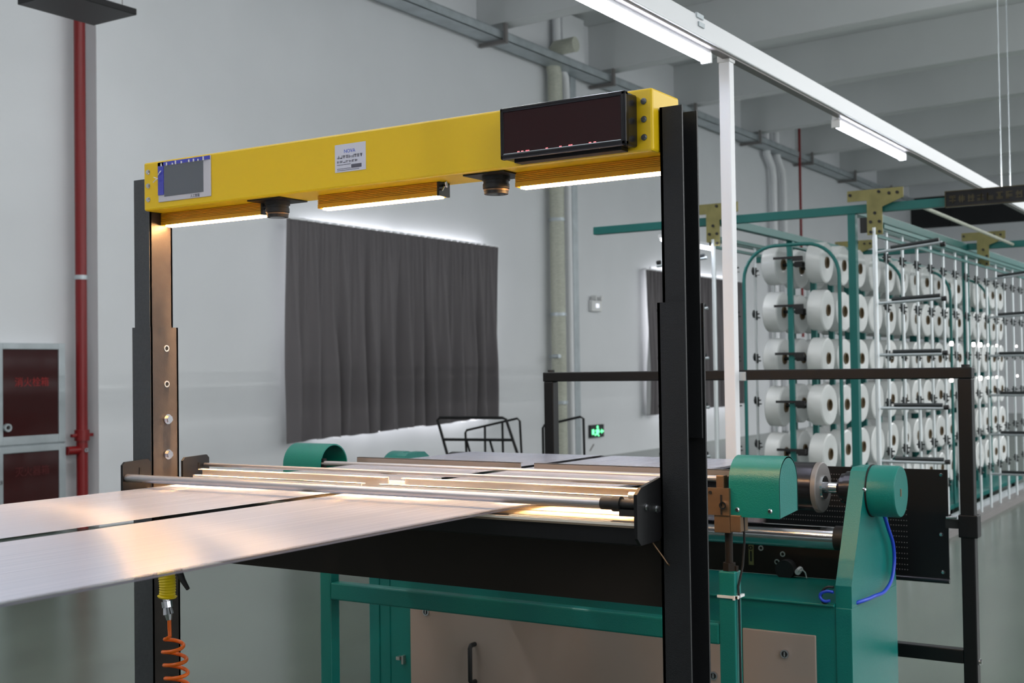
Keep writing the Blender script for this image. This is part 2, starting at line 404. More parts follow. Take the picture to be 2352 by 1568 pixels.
for y in (16.98, 17.18):
    MB().tube([(WX+.04, y, 2.46), (WX+.05, y, 2.49)], .01, 8).tube([(WX+.02, y, 2.51), (WX+.1, y+.02, 2.5)], [.03, .045], 12).build('lamp_head', 'plastic', t, 40)
t = thing('exit_sign', 'small green lit running man exit sign low on the wall behind the fence', 'exit sign', (WX+.03, 17.06, .33))
MB().box(WX, WX+.04, 16.86, 17.3, .31, .51, .006).build('case', 'darkwin', t)
e = MB().tube([(WX+.041, 17.08, .47), (WX+.046, 17.08, .47)], .026, 10)
e.prism([(17.02, .43), (17.12, .44), (17.15, .39), (17.12, .375), (17.11, .4), (17.1, .36), (17.14, .33), (17.11, .325), (17.06, .36), (17.0, .335), (16.98, .35), (17.04, .385), (17.04, .41), (17.0, .4)], 'x', WX+.041, WX+.045)
e.prism([(17.18, .40), (17.22, .44), (17.22, .415), (17.27, .415), (17.27, .385), (17.22, .385), (17.22, .36)], 'x', WX+.041, WX+.045)
e.prism([(16.9, .40), (16.9, .44), (16.97, .44), (16.97, .36), (16.9, .36)], 'x', WX+.041, WX+.045)
e.build('pictogram', 'exit', t)
tag(MB().prism([(16.88, .11), (16.9, .1), (17.03, .2), (17.01, .21)], 'x', WX+.001, WX+.008).build('wall_scratch', 'strip'), 'short dark slanted scratch on the wall under the green exit sign', 'scratch')  # a wall scratch, modelled as a thin raised sliver
t = thing('hanging_panel', 'flat black panel hanging from thin wires at the top left', 'panel', (-6.16, 4.82, 3.6))
MB().box(-6.36, -5.96, 4.55, 5.1, 3.6, 3.64, .004).build('panel', 'blacksmooth', t)
for x, y in ((-6.3, 4.62), (-6.02, 4.62), (-6.3, 5.04), (-6.02, 5.04)):
    MB().tube([(x, y, 3.63), (x, y, 6.8)], .003, 6).build('wire', 'strip', t)

t = thing('tube_cart', 'black tube cart with slanted legs standing by the wall below the near curtain', 'cart', (-6.1, 9.2, 0))
r = .013
f = MB().tube([(-6.25, 9, .02), (-6.46, 9, .627), (-6.54, 9, .867), (-6.57, 9, .95), (-6.545, 9, .975), (-5.87, 9, .978), (-5.835, 9, .965), (-5.725, 9, .68), (-5.46, 9, .02)], r, 8)
f.build('front_frame', 'blacksmooth', t, 40)
MB().tube([(-6.51, 9, .778), (-5.765, 9, .788)], r, 8).build('crossbar', 'blacksmooth', t, 40)
for x, z1, dx in ((-6.09, .895, 0), (-5.906, .94, .01)): MB().tube([(x, 9.05, z1), (x+dx, 9.05, .1)], r*.8, 8).build('upright', 'blacksmooth', t, 40)
for x in (-6.27, -6.02): MB().tube([(x, 9.02, .78), (x+.25, 9.02, .02)], r*.8, 8).build('slanted_leg', 'blacksmooth', t, 40)
MB().tube([(-6.27, 9.05, .1), (-6.3, 9.05, .84), (-6.285, 9.05, .862), (-5.75, 9.05, .972), (-5.725, 9.05, .95), (-5.68, 9.05, .02)], r*.8, 8).build('handle_frame', 'blacksmooth', t, 40)
MB().tube([(-6.27, 9.05, .1), (-5.69, 9.05, .1)], r, 8).build('foot_bar', 'blacksmooth', t, 40)
t = thing('tube_cart', 'thin black tube cart handle seen half hidden behind the left fence post', 'cart', (-5.3, 9.1, 0))
MB().tube([(-5.52, 9.1, .02), (-5.522, 9.1, .89), (-5.505, 9.1, .915), (-5.15, 9.1, .99), (-5.12, 9.1, .975), (-5.11, 9.1, .02)], .011, 8).build('handle_frame', 'blacksmooth', t, 40)
MB().tube([(-5.52, 9.1, .1), (-5.11, 9.1, .1)], .011, 8).build('foot_bar', 'blacksmooth', t, 40)

# ------------------------------------------------------------------ lighting trunk over the machine
t = thing('lighting_trunk', 'long white cable trunk under the ceiling carrying the tube lights', 'cable trunk', mp((-2.23, 6, 2.9)))
c = MM().box(-2.275, -2.205, -4, 17, 2.855, 2.95, .004); c.build('trunk', 'white', t)
MM().box(-2.262, -2.218, -4, 17, 2.845, 2.856).build('bottom_strip', 'strip', t)
for y in (-2.5, 1.5, 11.72, 12.12):
    MM().tube([(-2.24, y, 2.95), (-2.24, y, 7.05)], .005, 6).build('hanger', 'galv', t)
MM().box(-2.21, -2.198, 5.0, 5.06, 2.90, 2.92).box(-2.21, -2.198, 4.98, 5.05, 2.935, 2.955).build('clip', 'galv', t)
area('trunk_fill_up', mp((-2.24, 8, 2.957)), .05, 16, 240, (1., 1., 1.)).rotation_euler = (PI, 0, 0)   # unseen lamp added on the trunk to light the joists from below
def batten(y0, y1, label, x=-2.265, z=2.815):
    t = thing('tube_light', label, 'tube light', mp((x, (y0+y1)/2, z)), 'white tube lights under the trunk')
    MM().box(x-.02, x+.02, y0, y1, z+.014, z+.04).build('housing', 'white', t)
    MM().tube([(x, y0+.02, z-.005), (x, y1-.02, z-.005)], .024, 10).build('tube', 'tube', t, 60)
    for y in (y0, y1-.02): MM().box(x-.026, x+.026, y, y+.02, z-.03, z+.02, .004).build('end_cap', 'plastic', t)
batten(3.75, 5.235, 'bright white tube light at the top edge, directly left of the white post')
batten(7.08, 8.53, 'second white tube light along the trunk, beyond the white post')
batten(.4, 1.85, 'white tube light on the trunk just before the one at the top edge'); batten(-2.9, -1.45, 'white tube light at the near end of the trunk, behind the camera')
t = thing('service_post', 'slim white square post dropping from the trunk beside the fence', 'post', mp((-2.26, 5.43, ZF)))
MM().box(-2.285, -2.23, 5.41, 5.465, ZF, 2.85, .004).build('post', 'white', t)
MM().box(-2.29, -2.225, 5.405, 5.47, 2.83, 2.862, .003).build('top_socket', 'plastic', t)
MM().box(-2.305, -2.198, 5.462, 5.478, 1.33, 1.372, .003).build('clip', 'galv', t)

# ------------------------------------------------------------------ inspection gantry
g = thing('inspection_gantry', 'black posted gantry with yellow camera beam spanning the white yarn sheets', 'inspection gantry', mp((-2.52, 3.15, ZF)))
def channel(xw, sgn, y0, y1, z0, z1, fl, t=.008):
    """C profile: web at xw, flanges running sgn*fl outward"""
    m = MM(); a, b = sorted((xw, xw+sgn*t)); m.box(a, b, y0, y1, z0, z1)
    a, b = sorted((xw, xw+sgn*fl))
    m.box(a, b, y0, y0+t, z0, z1); m.box(a, b, y1-t, y1, z0, z1)
    return m
def hexbolt(r=.011, h=.012):
    m = MB(); m.tube([(0, 0, 0), (h*UNIT, 0, 0)], r*UNIT, 6); m.tube([(0, 0, 0), (.003, 0, 0)], r*1.35*UNIT, 14)
    return m.mesh('bolt', 'chrome', 30)
BOLT = hexbolt()
post_l = channel(-3.543, -1, 3.085, 3.215, ZF, 1.573, .10).build('post', 'steelpost', g)
post_r = channel(-1.497, 1, 3.085, 3.215, ZF, 1.578, .084).build('post', 'black', g)
in_l = channel(-3.557, -1, 3.096, 3.203, 1.2, 2.12, .083).build('sliding_post', 'steelpost', g)
in_r = channel(-1.485, 1, 3.096, 3.203, 1.2, 2.12, .067).build('sliding_post', 'black', g)
# the rough black outer faces of the left post
MM().box(-3.64, -3.5435, 3.0835, 3.0849, ZF, 1.573).build('post_face', 'postface', g)
MM().box(-3.64, -3.5575, 3.0945, 3.0959, 1.573, 2.12).build('post_face', 'postface', g)
for z in (1.495, 1.363):
    MM().ring((-3.542, 3.158, z), 'x', .012, .008, .003).build('bolt_hole', 'steel', post_l)
    MM().tube([(-3.544, 3.158, z), (-3.5415, 3.158, z)], .008, 14).build('hole', 'dark', post_l)
for z in (1.233, 1.103): inst('bolt', BOLT, mp((-3.542, 3.16, z)), post_l, scale=1.25)
# beam
YB = 3.06
beam = MM().box(-3.546, -1.489, YB, 3.235, 1.995, 2.171, .006).build('beam', 'yellow', g)
for x in (-3.52, -1.515):
    for z in (2.035, 2.085, 2.135): inst('bolt', BOLT, mp((x, YB-.0, z)), beam, rot=(0, 0, -PI/2), scale=.62)
tb = MM()
for x in (-3.3, -2.5, -2.44, -2.35, -1.56, -1.9): tb.tube([(x, 3.1, 2.171), (x, 3.1, 2.176)], .006, 8)
tb.build('top_screws', 'steel', beam)
# touch screen
s = MM().box(-3.465, -3.198, YB-.004, YB, 2.02, 2.164, .002).build('touch_panel', 'bezel', g)
MM().box(-3.432, -3.234, YB-.0055, YB-.004, 2.038, 2.148).build('screen', 'screen', s)
MM().box(-3.463, -3.2, YB-.007, YB-.0042, 2.15, 2.1625).box(-3.463, -3.434, YB-.007, YB-.0042, 2.045, 2.1625).build('blue_film', 'film', s)
fl = MM()
rr = random.Random(3)
for k in range(9):
    x = -3.44+.026*k+rr.uniform(-.008, .008); fl.box(x, x+.003, YB-.011, YB-.0065, 2.148, 2.148+rr.uniform(.006, .014))
fl.tube([(-3.482, YB-.012, 2.093), (-3.46, YB-.02, 2.099), (-3.45, YB-.02, 2.103), (-3.46, YB-.02, 2.106), (-3.478, YB-.012, 2.111)], .0018, 6)
fl.tube([(-3.46, YB-.008, 2.118), (-3.448, YB-.014, 2.124), (-3.443, YB-.01, 2.132)], .0016, 6)
fl.build('film_creases', 'plastic', s)
text('lettering', '人工智能', mp((-3.30, YB-.0045, 2.0245)), .0105, 'ink', s, (PI/2, 0, 0), .0002)
# sticker plate
s = MM().box(-2.631, -2.503, YB-.002, YB, 2.045, 2.135).build('name_plate', 'sticker', g)
text('lettering', 'NOVA', mp((-2.593, YB-.0022, 2.106)), .0145, 'blueink', s, (PI/2, 0, 0), .0002)
def strokes(x0, x1, z, h, m, parent, y, n, name='lettering', seed=1, w=.0012):
    """a row of small brush-stroke characters too worn to read"""
    r = random.Random(seed); q = MM(); cw = (x1-x0)/n
    for i in range(n):
        a = x0+cw*i+cw*.1; b = x0+cw*(i+.88)
        for _ in range(r.randint(2, 3)):
            zz = z+r.uniform(0, h-w); q.box(a, b, y-.0008, y, zz, zz+w)
        for _ in range(r.randint(1, 2)):
            xx = r.uniform(a, b-w); q.box(xx, xx+w, y-.0009, y, z+h*.05, z+h*.95)
    return stuff(q.build(name, m, parent))
strokes(-2.622, -2.515, 2.088, .0115, 'ink', s, YB-.002, 9, seed=2)
strokes(-2.622, -2.535, 2.074, .008, 'ink', s, YB-.002, 7, seed=4, w=.0008)
q = MM()
for z in (2.068, 2.055): q.box(-2.622, -2.565, YB-.0028, YB-.002, z, z+.0015)
q.box(-2.622, -2.53, YB-.0028, YB-.002, 2.05, 2.0512); q.box(-2.562, -2.52, YB-.0028, YB-.002, 2.055, 2.067)
q.build('printed_lines', 'ink', s)
# display box
YD = 2.985
d = MM(); x0, x1, z0, z1 = -1.943, -1.534, 2.006, 2.156
d.box(x0, x1, YD+.006, YB, z0+.002, z1-.002, .006)
d.box(x0, x1, YD, YD+.02, z1-.014, z1, .004); d.box(x0, x1, YD, YD+.02, z0, z0+.016, .004)
d.box(x0, x0+.012, YD, YD+.02, z0, z1, .004); d.box(x1-.016, x1, YD, YD+.02, z0, z1, .004)
disp = d.build('display_box', 'blackgloss', g)
MM().box(x0+.012, x1-.016, YD+.003, YD+.0055, z0+.016, z1-.014).build('display_window', 'ledglass', disp)
MM().box(x0+.012, x1-.016, YD+.0005, YD+.003, z0+.0145, z0+.0165).build('window_lip', 'galv', disp)
q = MM()
for x in (-1.885, -1.872, -1.857, -1.852, -1.79, -1.745, -1.715, -1.71, -1.65, -1.635): q.box(x, x+.007, YD+.002, YD+.003, z0+.0175, z0+.0195)
q.build('lit_dots', 'reddot', disp)
MM().box(x0+.03, x1-.03, YD+.03, YB-.004, z0-.007, z0+.003).build('mounting_rail', 'blacksmooth', disp)
# light bars
for i, (a, b) in enumerate(((-3.553, -3.045), (-2.784, -2.285), (-1.994, -1.507))):
    h = MM()
    F = 3.145; prof = [(F, 1.951), (F, 1.962)]
    for k in range(6):
        z = 1.9625+.0054*k; prof += [(F, z), (F, z+.003), (F+.0038, z+.003), (F+.0038, z+.005)]
    prof += [(F, 1.9955), (F+.055, 1.9955), (F+.055, 1.951)]
    h.prism(prof, 'x', a, b)
    h = h.build('light_bar', 'alu', g)
    MM().box(a+.012, b-.006, F+.012, F+.043, 1.9465, 1.951).build('diffuser', 'bar', h)
    ar = area('bar_beam', mp(((a+b)/2, F+.05, 1.946)), (b-a-.03)*UNIT, .045*UNIT, 15.0, (1., .62, .3), 17)
    if i < 2:
        MM().box(b, b+.008, F-.002, F+.057, 1.95, 1.997).build('end_cap', 'rubber', h)
        MM().tube([(b+.008, 3.165, 1.985), (b+.03, 3.155, 1.978), (b+.034, 3.145, 1.99), (b+.02, 3.155, 1.995)], .004, 8).tube([(b+.008, 3.155, 1.972), (b+.016, 3.15, 1.966), (b+.02, 3.155, 1.98)], .0025, 6).build('cable', 'chrome', h, 40)
# cameras
for x in (-2.972, -2.066):
    c = MM().box(x-.075, x+.075, 3.08, 3.22, 1.99, 1.9955).build('line_camera', 'blacksmooth', g)
    l = MM().tube([(x, 3.15, 1.99), (x, 3.15, 1.978), (x, 3.15, 1.977), (x, 3.15, 1.968), (x, 3.15, 1.967), (x, 3.15, 1.953), (x, 3.15, 1.952), (x, 3.15, 1.936)], [.043, .043, .039, .039, .041, .041, .037, .037], 28)
    l.build('lens_barrel', 'rubber', c, 30)
    MM().ring((x, 3.15, 1.9475), 'z', .0385, .032, .004).build('lens_ring', 'warmbrown', c, 40)
    MM().tube([(x, 3.15, 1.9365), (x, 3.15, 1.9355)], .027, 24).build('lens_glass', 'ledglass', c)
# crossbar, board and lit tray under the sheet
MM().box(-3.543, -1.497, 2.96, 3.05, .922, .977, .004).build('crossbar', 'blacksmooth', g)
MM().box(-3.60, -1.50, 3.12, 3.135, .733, .925).build('apron_board', 'brown', g)
MM().box(-3.54, -1.505, 2.945, 3.40, .972, .976).build('tray_plate', 'tan', g)
MM().box(-3.54, -1.505, 2.942, 2.949, .978, .985).build('tray_lip', 'cream', g)
MM().box(-1.93, -1.60, 2.985, 3.0, .976, .982).build('tray_strip', 'cream', g)
MM().box(-3.40, -2.612, 3.150, 3.153, 1.006, 1.032).box(-2.54, -1.62, 3.150, 3.153, 1.006, 1.032).box(-3.40, -2.612, 3.150, 3.17, 1.030, 1.032).box(-2.54, -1.62, 3.15, 3.17, 1.030, 1.032).build('lower_strip', 'cream', g)
MM().box(-3.50, -2.61, 3.29, 3.293, 1.006, 1.042).box(-2.54, -1.51, 3.29, 3.293, 1.006, 1.042).box(-3.5, -2.61, 3.27, 3.293, 1.040, 1.042).box(-2.54, -1.51, 3.27, 3.293, 1.04, 1.042).box(-2.61, -2.54, 3.292, 3.298, 1.006, 1.03).build('upper_strip', 'cream', g)
MM().tube([(-3.545, 2.975, 1.031), (-1.60, 2.975, 1.031)], .0138, 16).build('front_rod', 'rodsteel', g, 40)
MM().tube([(-3.545, 3.345, 1.052), (-1.50, 3.345, 1.052)], .007, 12).build('rear_rod', 'rodsteel', g, 40)
MM().tube([(-1.62, 2.975, 1.031), (-1.585, 2.975, 1.031), (-1.584, 2.975, 1.031), (-1.56, 2.975, 1.031), (-1.559, 2.975, 1.031), (-1.505, 2.975, 1.031)], [.017, .017, .021, .021, .013, .013], 16).build('rod_coupling', 'rubber', g, 40)
MM().box(-1.56, -1.505, 2.96, 2.99, 1.0, 1.018).build('coupling_foot', 'rubber', g)
MM().tube([(-1.60, 3.10, 1.041), (-1.505, 3.10, 1.041)], .01, 12).build('tray_pin', 'cream', g, 40)
MM().tube([(-1.575, 3.2, 1.06), (-1.505, 3.2, 1.06)], .012, 12).build('tray_pin', 'cream', g, 40)
for a, b, z0, z1 in ((2.955, 3.083, .94, 1.092), (3.236, 3.368, .94, 1.09)):
    p = MM().prism([(a+.012, z0), (b-.012, z0), (b, z0+.012), (b, z1-.012), (b-.012, z1), (a+.012, z1-.004), (a, z1-.016), (a, z0+.012)], 'x', -3.556, -3.545).build('bracket_plate', 'blacksmooth', g)
    MM().box(-3.5455, -3.5435, (a+b)/2+.01, (a+b)/2+.018, z1-.06, z1-.028).build('slot', 'dark', p)
p = MM().prism([(2.94, .945), (2.94, 1.062), (2.965, 1.078), (3.085, 1.097), (3.09, 1.09), (3.09, .94), (3.07, .925), (2.96, .925)], 'x', -1.505, -1.495).build('bracket_plate', 'blacksmooth', g)
for y, z in ((2.995, 1.023), (3.055, 1.013)): inst('bolt', BOLT, mp((-1.495, y, z)), p, scale=.8)
MM().prism([(3.22, .94), (3.22, 1.08), (3.36, 1.09), (3.36, .94)], 'x', -1.505, -1.495).build('bracket_plate', 'blacksmooth', g)
MM().box(-1.66, -1.64, 3.116, 3.12, .906, .911).build('paper_tag', 'plastic', g)
MM().tube([(-1.52, 3.07, .925), (-1.505, 3.07, .905), (-1.487, 3.075, .88), (-1.475, 3.078, .862), (-1.47, 3.11, .84), (-1.47, 3.15, .7), (-1.475, 3.15, ZF)], .0022, 6).build('cable', 'warmbrown', g)

# ------------------------------------------------------------------ warp sheets
def sheet(x0, x1, label):
    t = .0015
    prof = [(-2.2, .9985), (0, .9985), (2, .9985), (3, .9985), (4, .9985), (5.0, .9985)]
    for k in range(1, 9):
        a = k*PI*.56/8; prof.append((5.0+.1025*math.sin(a), .896+.1025*math.cos(a)))
    prof.append((4.99, .705))
    m = MM(); n = 12; rows = []
    for y, z in prof: rows.append([m.v((x0+(x1-x0)*i/n, y, z)) for i in range(n+1)])
    for a, b in zip(rows, rows[1:]):
        for i in range(n): m.bm.faces.new((a[i], a[i+1], b[i+1], b[i]))
    o = m.build('yarn_sheet', 'yarn', None, 40)
    return tag(o, label, 'yarn sheet', 'white yarn sheets of the warp')
sheet(-3.45, -2.724, 'left hand white yarn sheet, on the far side of the narrow dark gap')
sheet(-2.662, -1.935, 'right hand white yarn sheet, nearest to the camera, ending over the black board')
# sparse selvedge yarns along the near edge
m = MM()
for x in (-1.941, -1.937, -1.931, -1.924): m.box(x, x+.0009, -2.2, 5.0, .9968, .9978)
stuff(tag(m.build('selvedge_yarns', 'ink'), 'few loose grey yarns running along the near edge of the yarn sheet', 'yarn'))

# ------------------------------------------------------------------ comb stand: teal front frame with hoods
cs = thing('comb_stand', 'teal square tube stand with two arched hoods carrying rod and comb strips', 'stand', mp((-2.67, 4.15, ZF)))
for x0, x1 in ((-3.64, -3.58), (-1.767, -1.705)):
    MM().box(x0, x1, 4.10, 4.16, ZF, .672, .004).build('upright', 'teal', cs)
MM().box(-3.58, -1.767, 4.10, 4.155, .41, .485, .006).build('rail', 'teal', cs)
MM().box(-3.58, -1.767, 4.10, 4.155, -.1, -.04, .006).build('rail', 'teal', cs)
def hood(x0, x1, closed_x, label):
    y0, y1, z0, zt = 4.10, 4.285, .868, 1.08; r = (y1-y0)/2; yc = (y0+y1)/2
    outer = [(y0, z0)]+[(yc-r*math.cos(a*PI/16), zt-r+r*math.sin(a*PI/16)) for a in range(17)]+[(y1, z0+.012)]
    ri = r-.006
    inner = [(y1-.006, z0+.012)]+[(yc+ri*math.cos(a*PI/16), zt-r+ri*math.sin(a*PI/16)) for a in range(17)]+[(y0+.006, z0)]
    h = MM(); h.prism(outer+inner, 'x', x0, x1)
    full = [(y0+.001, z0+.001)]+[(yc-(r-.001)*math.cos(a*PI/16), zt-r+(r-.001)*math.sin(a*PI/16)) for a in range(17)]+[(y1-.001, z0+.013)]
    a = (x1-.004, x1) if closed_x > 0 else (x0, x0+.004)
    h.prism(full, 'x', *a)
    h = h.build('hood', 'teal', cs, 35)
    sb = .008
    for x in (x0+.03, x1-.035): inst('screw', SCREW, mp((x, y0, z0+.025)), h)
    return h
m = MB(); m.tube([(0, 0, 0), (0, -.004, 0)], [.008, .005], 12); SCREW = m.mesh('screw', 'chrome', 40)
hood(-3.85, -3.632, -1, ''); hood(-1.721, -1.535, 1, '')
MM().tube([(-3.66, 4.12, .999), (-1.765, 4.12, .999)], .011, 14).build('guide_rod', 'rodsteel', cs, 40)
MM().box(-3.68, -3.61, 4.12, 4.24, .88, .93).box(-3.68, -3.62, 4.11, 4.13, .9, 1.02).box(-3.65, -3.60, 4.10, 4.16, .66, .9).build('rod_bracket', 'blacksmooth', cs)
MM().box(-1.772, -1.742, 4.105, 4.14, .955, 1.012, .003).build('rod_bracket', 'warmbrown', cs)
a = MM().box(-1.80, -1.715, 4.085, 4.10, .872, .968).build('adjuster_plate', 'warmbrown', cs)
MM().box(-1.747, -1.741, 4.082, 4.086, .875, .945).build('slot', 'dark', a)
MM().ring((-1.735, 4.08, .908), 'y', .0135, .008, .012).build('ring_nut', 'chrome', a, 40)
MM().tube([(-1.785, 4.085, .952), (-1.785, 4.08, .952)], .006, 10).build('screw', 'dark', a)
MM().box(-1.775, -1.715, 4.09, 4.15, .81, .874, .002).box(-1.714, -1.675, 4.09, 4.16, .815, .874, .002).build('clamp_block', 'warmbrown', cs)
MM().tube([(-1.737, 4.13, .672), (-1.737, 4.13, .81)], .014, 14).tube([(-1.737, 4.13, .672), (-1.737, 4.13, .70)], .024, 6).tube([(-1.71, 4.13, .672), (-1.71, 4.13, .69)], .008, 6).build('stud', 'brown', cs, 30)
for x0, x1 in ((-3.506, -2.655), (-2.592, -1.60)):
    MM().box(x0, x1, 4.2, 4.203, .9995, 1.024).box(x0, x1, 4.2, 4.218, 1.022, 1.024).build('comb_strip', 'strip', cs)
MM().tube([(-1.676, 4.12, .87), (-1.678, 4.13, .78), (-1.69, 4.14, .69), (-1.70, 4.12, .62), (-1.698, 4.12, .58), (-1.695, 4.115, .2), (-1.697, 4.115, ZF)], .0045, 8).build('cable', 'rubber', cs, 40)
MM().box(-1.771, -1.69, 4.095, 4.10, .579, .588).box(-1.705, -1.695, 4.095, 4.165, .579, .588).box(-1.71, -1.702, 4.09, 4.096, .575, .59).build('cable_tie', 'plastic', cs)

# ------------------------------------------------------------------ draw machine
dm = thing('draw_machine', 'big teal draw roller machine with side pillars and grey panel doors', 'machine', mp((-2.67, 5, ZF)))
MM().box(-3.80, -1.54, 4.71, 5.30, ZF, .462, .003).build('base', 'teal', dm)
MM().box(-3.80, -1.545, 4.695, 5.25, .462, .472, .003).build('ledge', 'teal', dm)
MM().box(-1.575, -1.545, 4.695, 4.74, .472, .475).box(-3.74, -3.735, 4.706, 4.71, ZF, .46).build('ledge_corner', 'teal', dm)
for x0, x1 in ((-1.543, -1.48), (-3.86, -3.80)):
    MM().prism([(4.71, .46), (4.71, .545), (4.915, .945), (4.93, .972), (4.955, .985), (5.09, .985), (5.13, .96), (5.31, .545), (5.33, .46)], 'x', x0, x1).build('pillar', 'teal', dm)
    MM().box(x0, x1, 4.705, 5.33, ZF, .46, .002).build('pillar_foot', 'teal', dm)
for x0, x1, e in ((-1.50, -1.362, 1), (-3.94, -3.845, -1)):
    a, b = (x0, x1)
    c = MM().tube([(a, 5.0, .888), (b-.006, 5.0, .888), (b, 5.0, .888)] if e > 0 else [(b, 5.0, .888), (a+.006, 5.0, .888), (a, 5.0, .888)], [.103, .103, .099], 36).build('motor_cap', 'teal', dm, 35)
    if e > 0:
        inst('screw', SCREW, mp((a+.02, 4.9-.004, .90)), c)
        MM().box(b, b+.0015, 4.985, 5.0, .87, .9).build('plate', 'warmbrown', c)
        MM().tube([(-1.479, 5.0, .888), (-1.473, 5.0, .888)], .106, 36).build('gasket', 'dark', c, 35)
MM().tube([(-3.56, 5.0, .896), (-1.705, 5.0, .896)], .1, 48).build('draw_roller', 'rollerblack', dm, 35)
MM().tube([(-1.705, 5.0, .893), (-1.702, 5.0, .893), (-1.684, 5.0, .893), (-1.680, 5.0, .893)], [.098, .104, .104, .1], 48).build('roller_flange', 'strip', dm, 35)
MM().tube([(-1.68, 5, .893), (-1.672, 5, .893), (-1.671, 5, .893), (-1.60, 5, .893)], [.05, .048, .022, .022], 28).build('shaft', 'chrome', dm, 35)
MM().tube([(-1.615, 5, .893), (-1.6, 5, .893), (-1.599, 5, .893), (-1.58, 5, .893), (-1.579, 5, .893), (-1.54, 5, .893)], [.038, .05, .06, .06, .07, .07], 28).build('bearing', 'rollerblack', dm, 35)
MM().tube([(-3.80, 4.98, .69), (-1.60, 4.98, .69)], .046, 32).build('nip_roller', 'chrome', dm, 35)
MM().tube([(-1.625, 4.98, .69), (-1.543, 4.98, .69)], .05, 28).build('roller_collar', 'rubber', dm, 35)
b = MM().box(-3.80, -1.545, 5.252, 5.268, .472, .602).build('back_board', 'brown', dm)
MM().box(-3.80, -1.545, 5.25, 5.30, .600, .612).build('board_rail', 'teal', dm)
for x, z in ((-2.055, .586), (-1.954, .566), (-1.981, .53)): MM().ring((x, 5.249, z), 'y', .012, .007, .005).build('washer', 'steel', b, 40)
q = MM().box(-2.113, -2.09, 5.247, 5.251, .508, .597).build('slotted_plate', 'khaki', b)
MM().box(-2.106, -2.098, 5.2455, 5.247, .524, .57).build('slot', 'dark', q)
MM().ring((-2.102, 5.245, .585), 'y', .009, .005, .004).build('washer', 'dark', q)
MM().tube([(-1.93, 5.252, .505), (-1.93, 5.20, .505)], .042, 24).build('small_motor', 'rubber', b, 35)
MM().tube([(-1.875, 5.25, .505), (-1.87, 5.2, .50)], .013, 12).build('plug', 'plastic', b, 40)
MM().tube([(-1.87, 5.2, .50), (-1.85, 5.19, .52), (-1.835, 5.2, .5), (-1.833, 5.21, .475)], .003, 6).build('wire', 'plastic', b, 40)
def door(x0, x1, z0, z1):
    return MM().box(x0, x1, 4.697, 4.709, z0, z1, .003).build('door', 'doorgrey', dm)
d1 = door(-3.605, -2.02, -.12, .345)
MM().tube([(-3.232, 4.697, .14), (-3.232, 4.665, .14), (-3.232, 4.655, .128), (-3.232, 4.655, -.02), (-3.232, 4.665, -.03), (-3.232, 4.697, -.03)], .0105, 12).build('handle', 'rubber', d1, 50)
d2 = door(-1.925, -1.622, -.12, .345)
for d, x, z in ((d1, -3.506, .262), (d1, -2.05, .14), (d2, -1.746, .262)):
    l = MM().ring((x, 4.692, z), 'y', .017, .012, .01).build('latch', 'chrome', d, 40)
    MM().tube([(x, 4.697, z), (x, 4.69, z)], .012, 14).build('latch_core', 'rubber', l, 40)
    MM().box(x-.003, x+.003, 4.686, 4.69, z-.009, z+.009).build('latch_key', 'chrome', l)
q = MM().box(-3.68, -3.66, 4.68, 4.71, .02, .035); q.box(-3.655, -3.645, 4.69, 4.71, .0, .04); q.build('hinge', 'steel', dm)
def hose(pts, r, name, m, parent):
    c = bpy.data.curves.new(name, 'CURVE'); c.dimensions = '3D'; c.bevel_depth = r*UNIT; c.bevel_resolution = 3; c.resolution_u = 10
    s = c.splines.new('BEZIER'); s.bezier_points.add(len(pts)-1)
    for p, q in zip(s.bezier_points, pts):
        p.co = mp(q); p.handle_left_type = p.handle_right_type = 'AUTO'
    c.materials.append(M[m])
    me = to_mesh(c); me.polygons.foreach_set('use_smooth', [True]*len(me.polygons))
    o = bpy.data.objects.new(name, me); COL.objects.link(o); o.parent = parent; o.location = -world_loc(parent)
    return o
hose([(-1.455, 5.07, .79), (-1.453, 5.12, .73), (-1.452, 5.2, .62), (-1.452, 5.18, .53), (-1.452, 5.1, .485), (-1.455, 4.9, .478), (-1.475, 4.78, .475), (-1.49, 4.77, .47)], .0075, 'air_hose', 'bluehose', dm)
hose([(-1.545, 4.69, .522), (-1.575, 4.69, .522), (-1.598, 4.69, .505), (-1.585, 4.69, .485), (-1.56, 4.695, .487)], .006, 'air_hose', 'bluehose', dm)
hose([(-1.545, 4.695, .54), (-1.57, 4.695, .538), (-1.59, 4.695, .52), (-1.592, 4.7, .48), (-1.57, 4.7, .476)], .005, 'cable', 'rubber', dm)
MM().tube([(-1.462, 5.06, .805), (-1.458, 5.07, .785)], .012, 12).build('hose_fitting', 'steel', dm, 40)

# ------------------------------------------------------------------ eyeboard fence
ef = thing('eyeboard_fence', 'black square tube frame holding a perforated black eyeboard behind the machine', 'frame', mp((-2.25, 5.5, ZF)))
MM().box(-3.316, -1.184, 5.47, 5.53, 1.333, 1.381, .004).build('top_bar', 'blacksmooth', ef)
for x0, x1 in ((-3.312, -3.256), (-1.244, -1.186)):
    MM().box(x0, x1, 5.472, 5.528, ZF, 1.333, .004).build('upright', 'blacksmooth', ef)
    MM().tube([(x0+.03, 5.5, 1.381), (x0+.03, 5.5, 1.393)], .018, 14).build('end_cap', 'rubber', ef, 40)
MM().box(-3.256, -1.244, 5.475, 5.525, .118, .178, .004).build('lower_bar', 'blacksmooth', ef)
MM().box(-1.252, -1.172, 5.465, 5.535, .655, .752, .004).build('clamp', 'blacksmooth', ef)
MM().box(-3.325, -3.243, 5.465, 5.535, .655, .752, .004).build('clamp', 'blacksmooth', ef)
k = MM().box(-1.31, -1.252, 5.488, 5.51, .69, .728).build('clamp_arm', 'rubber', ef)
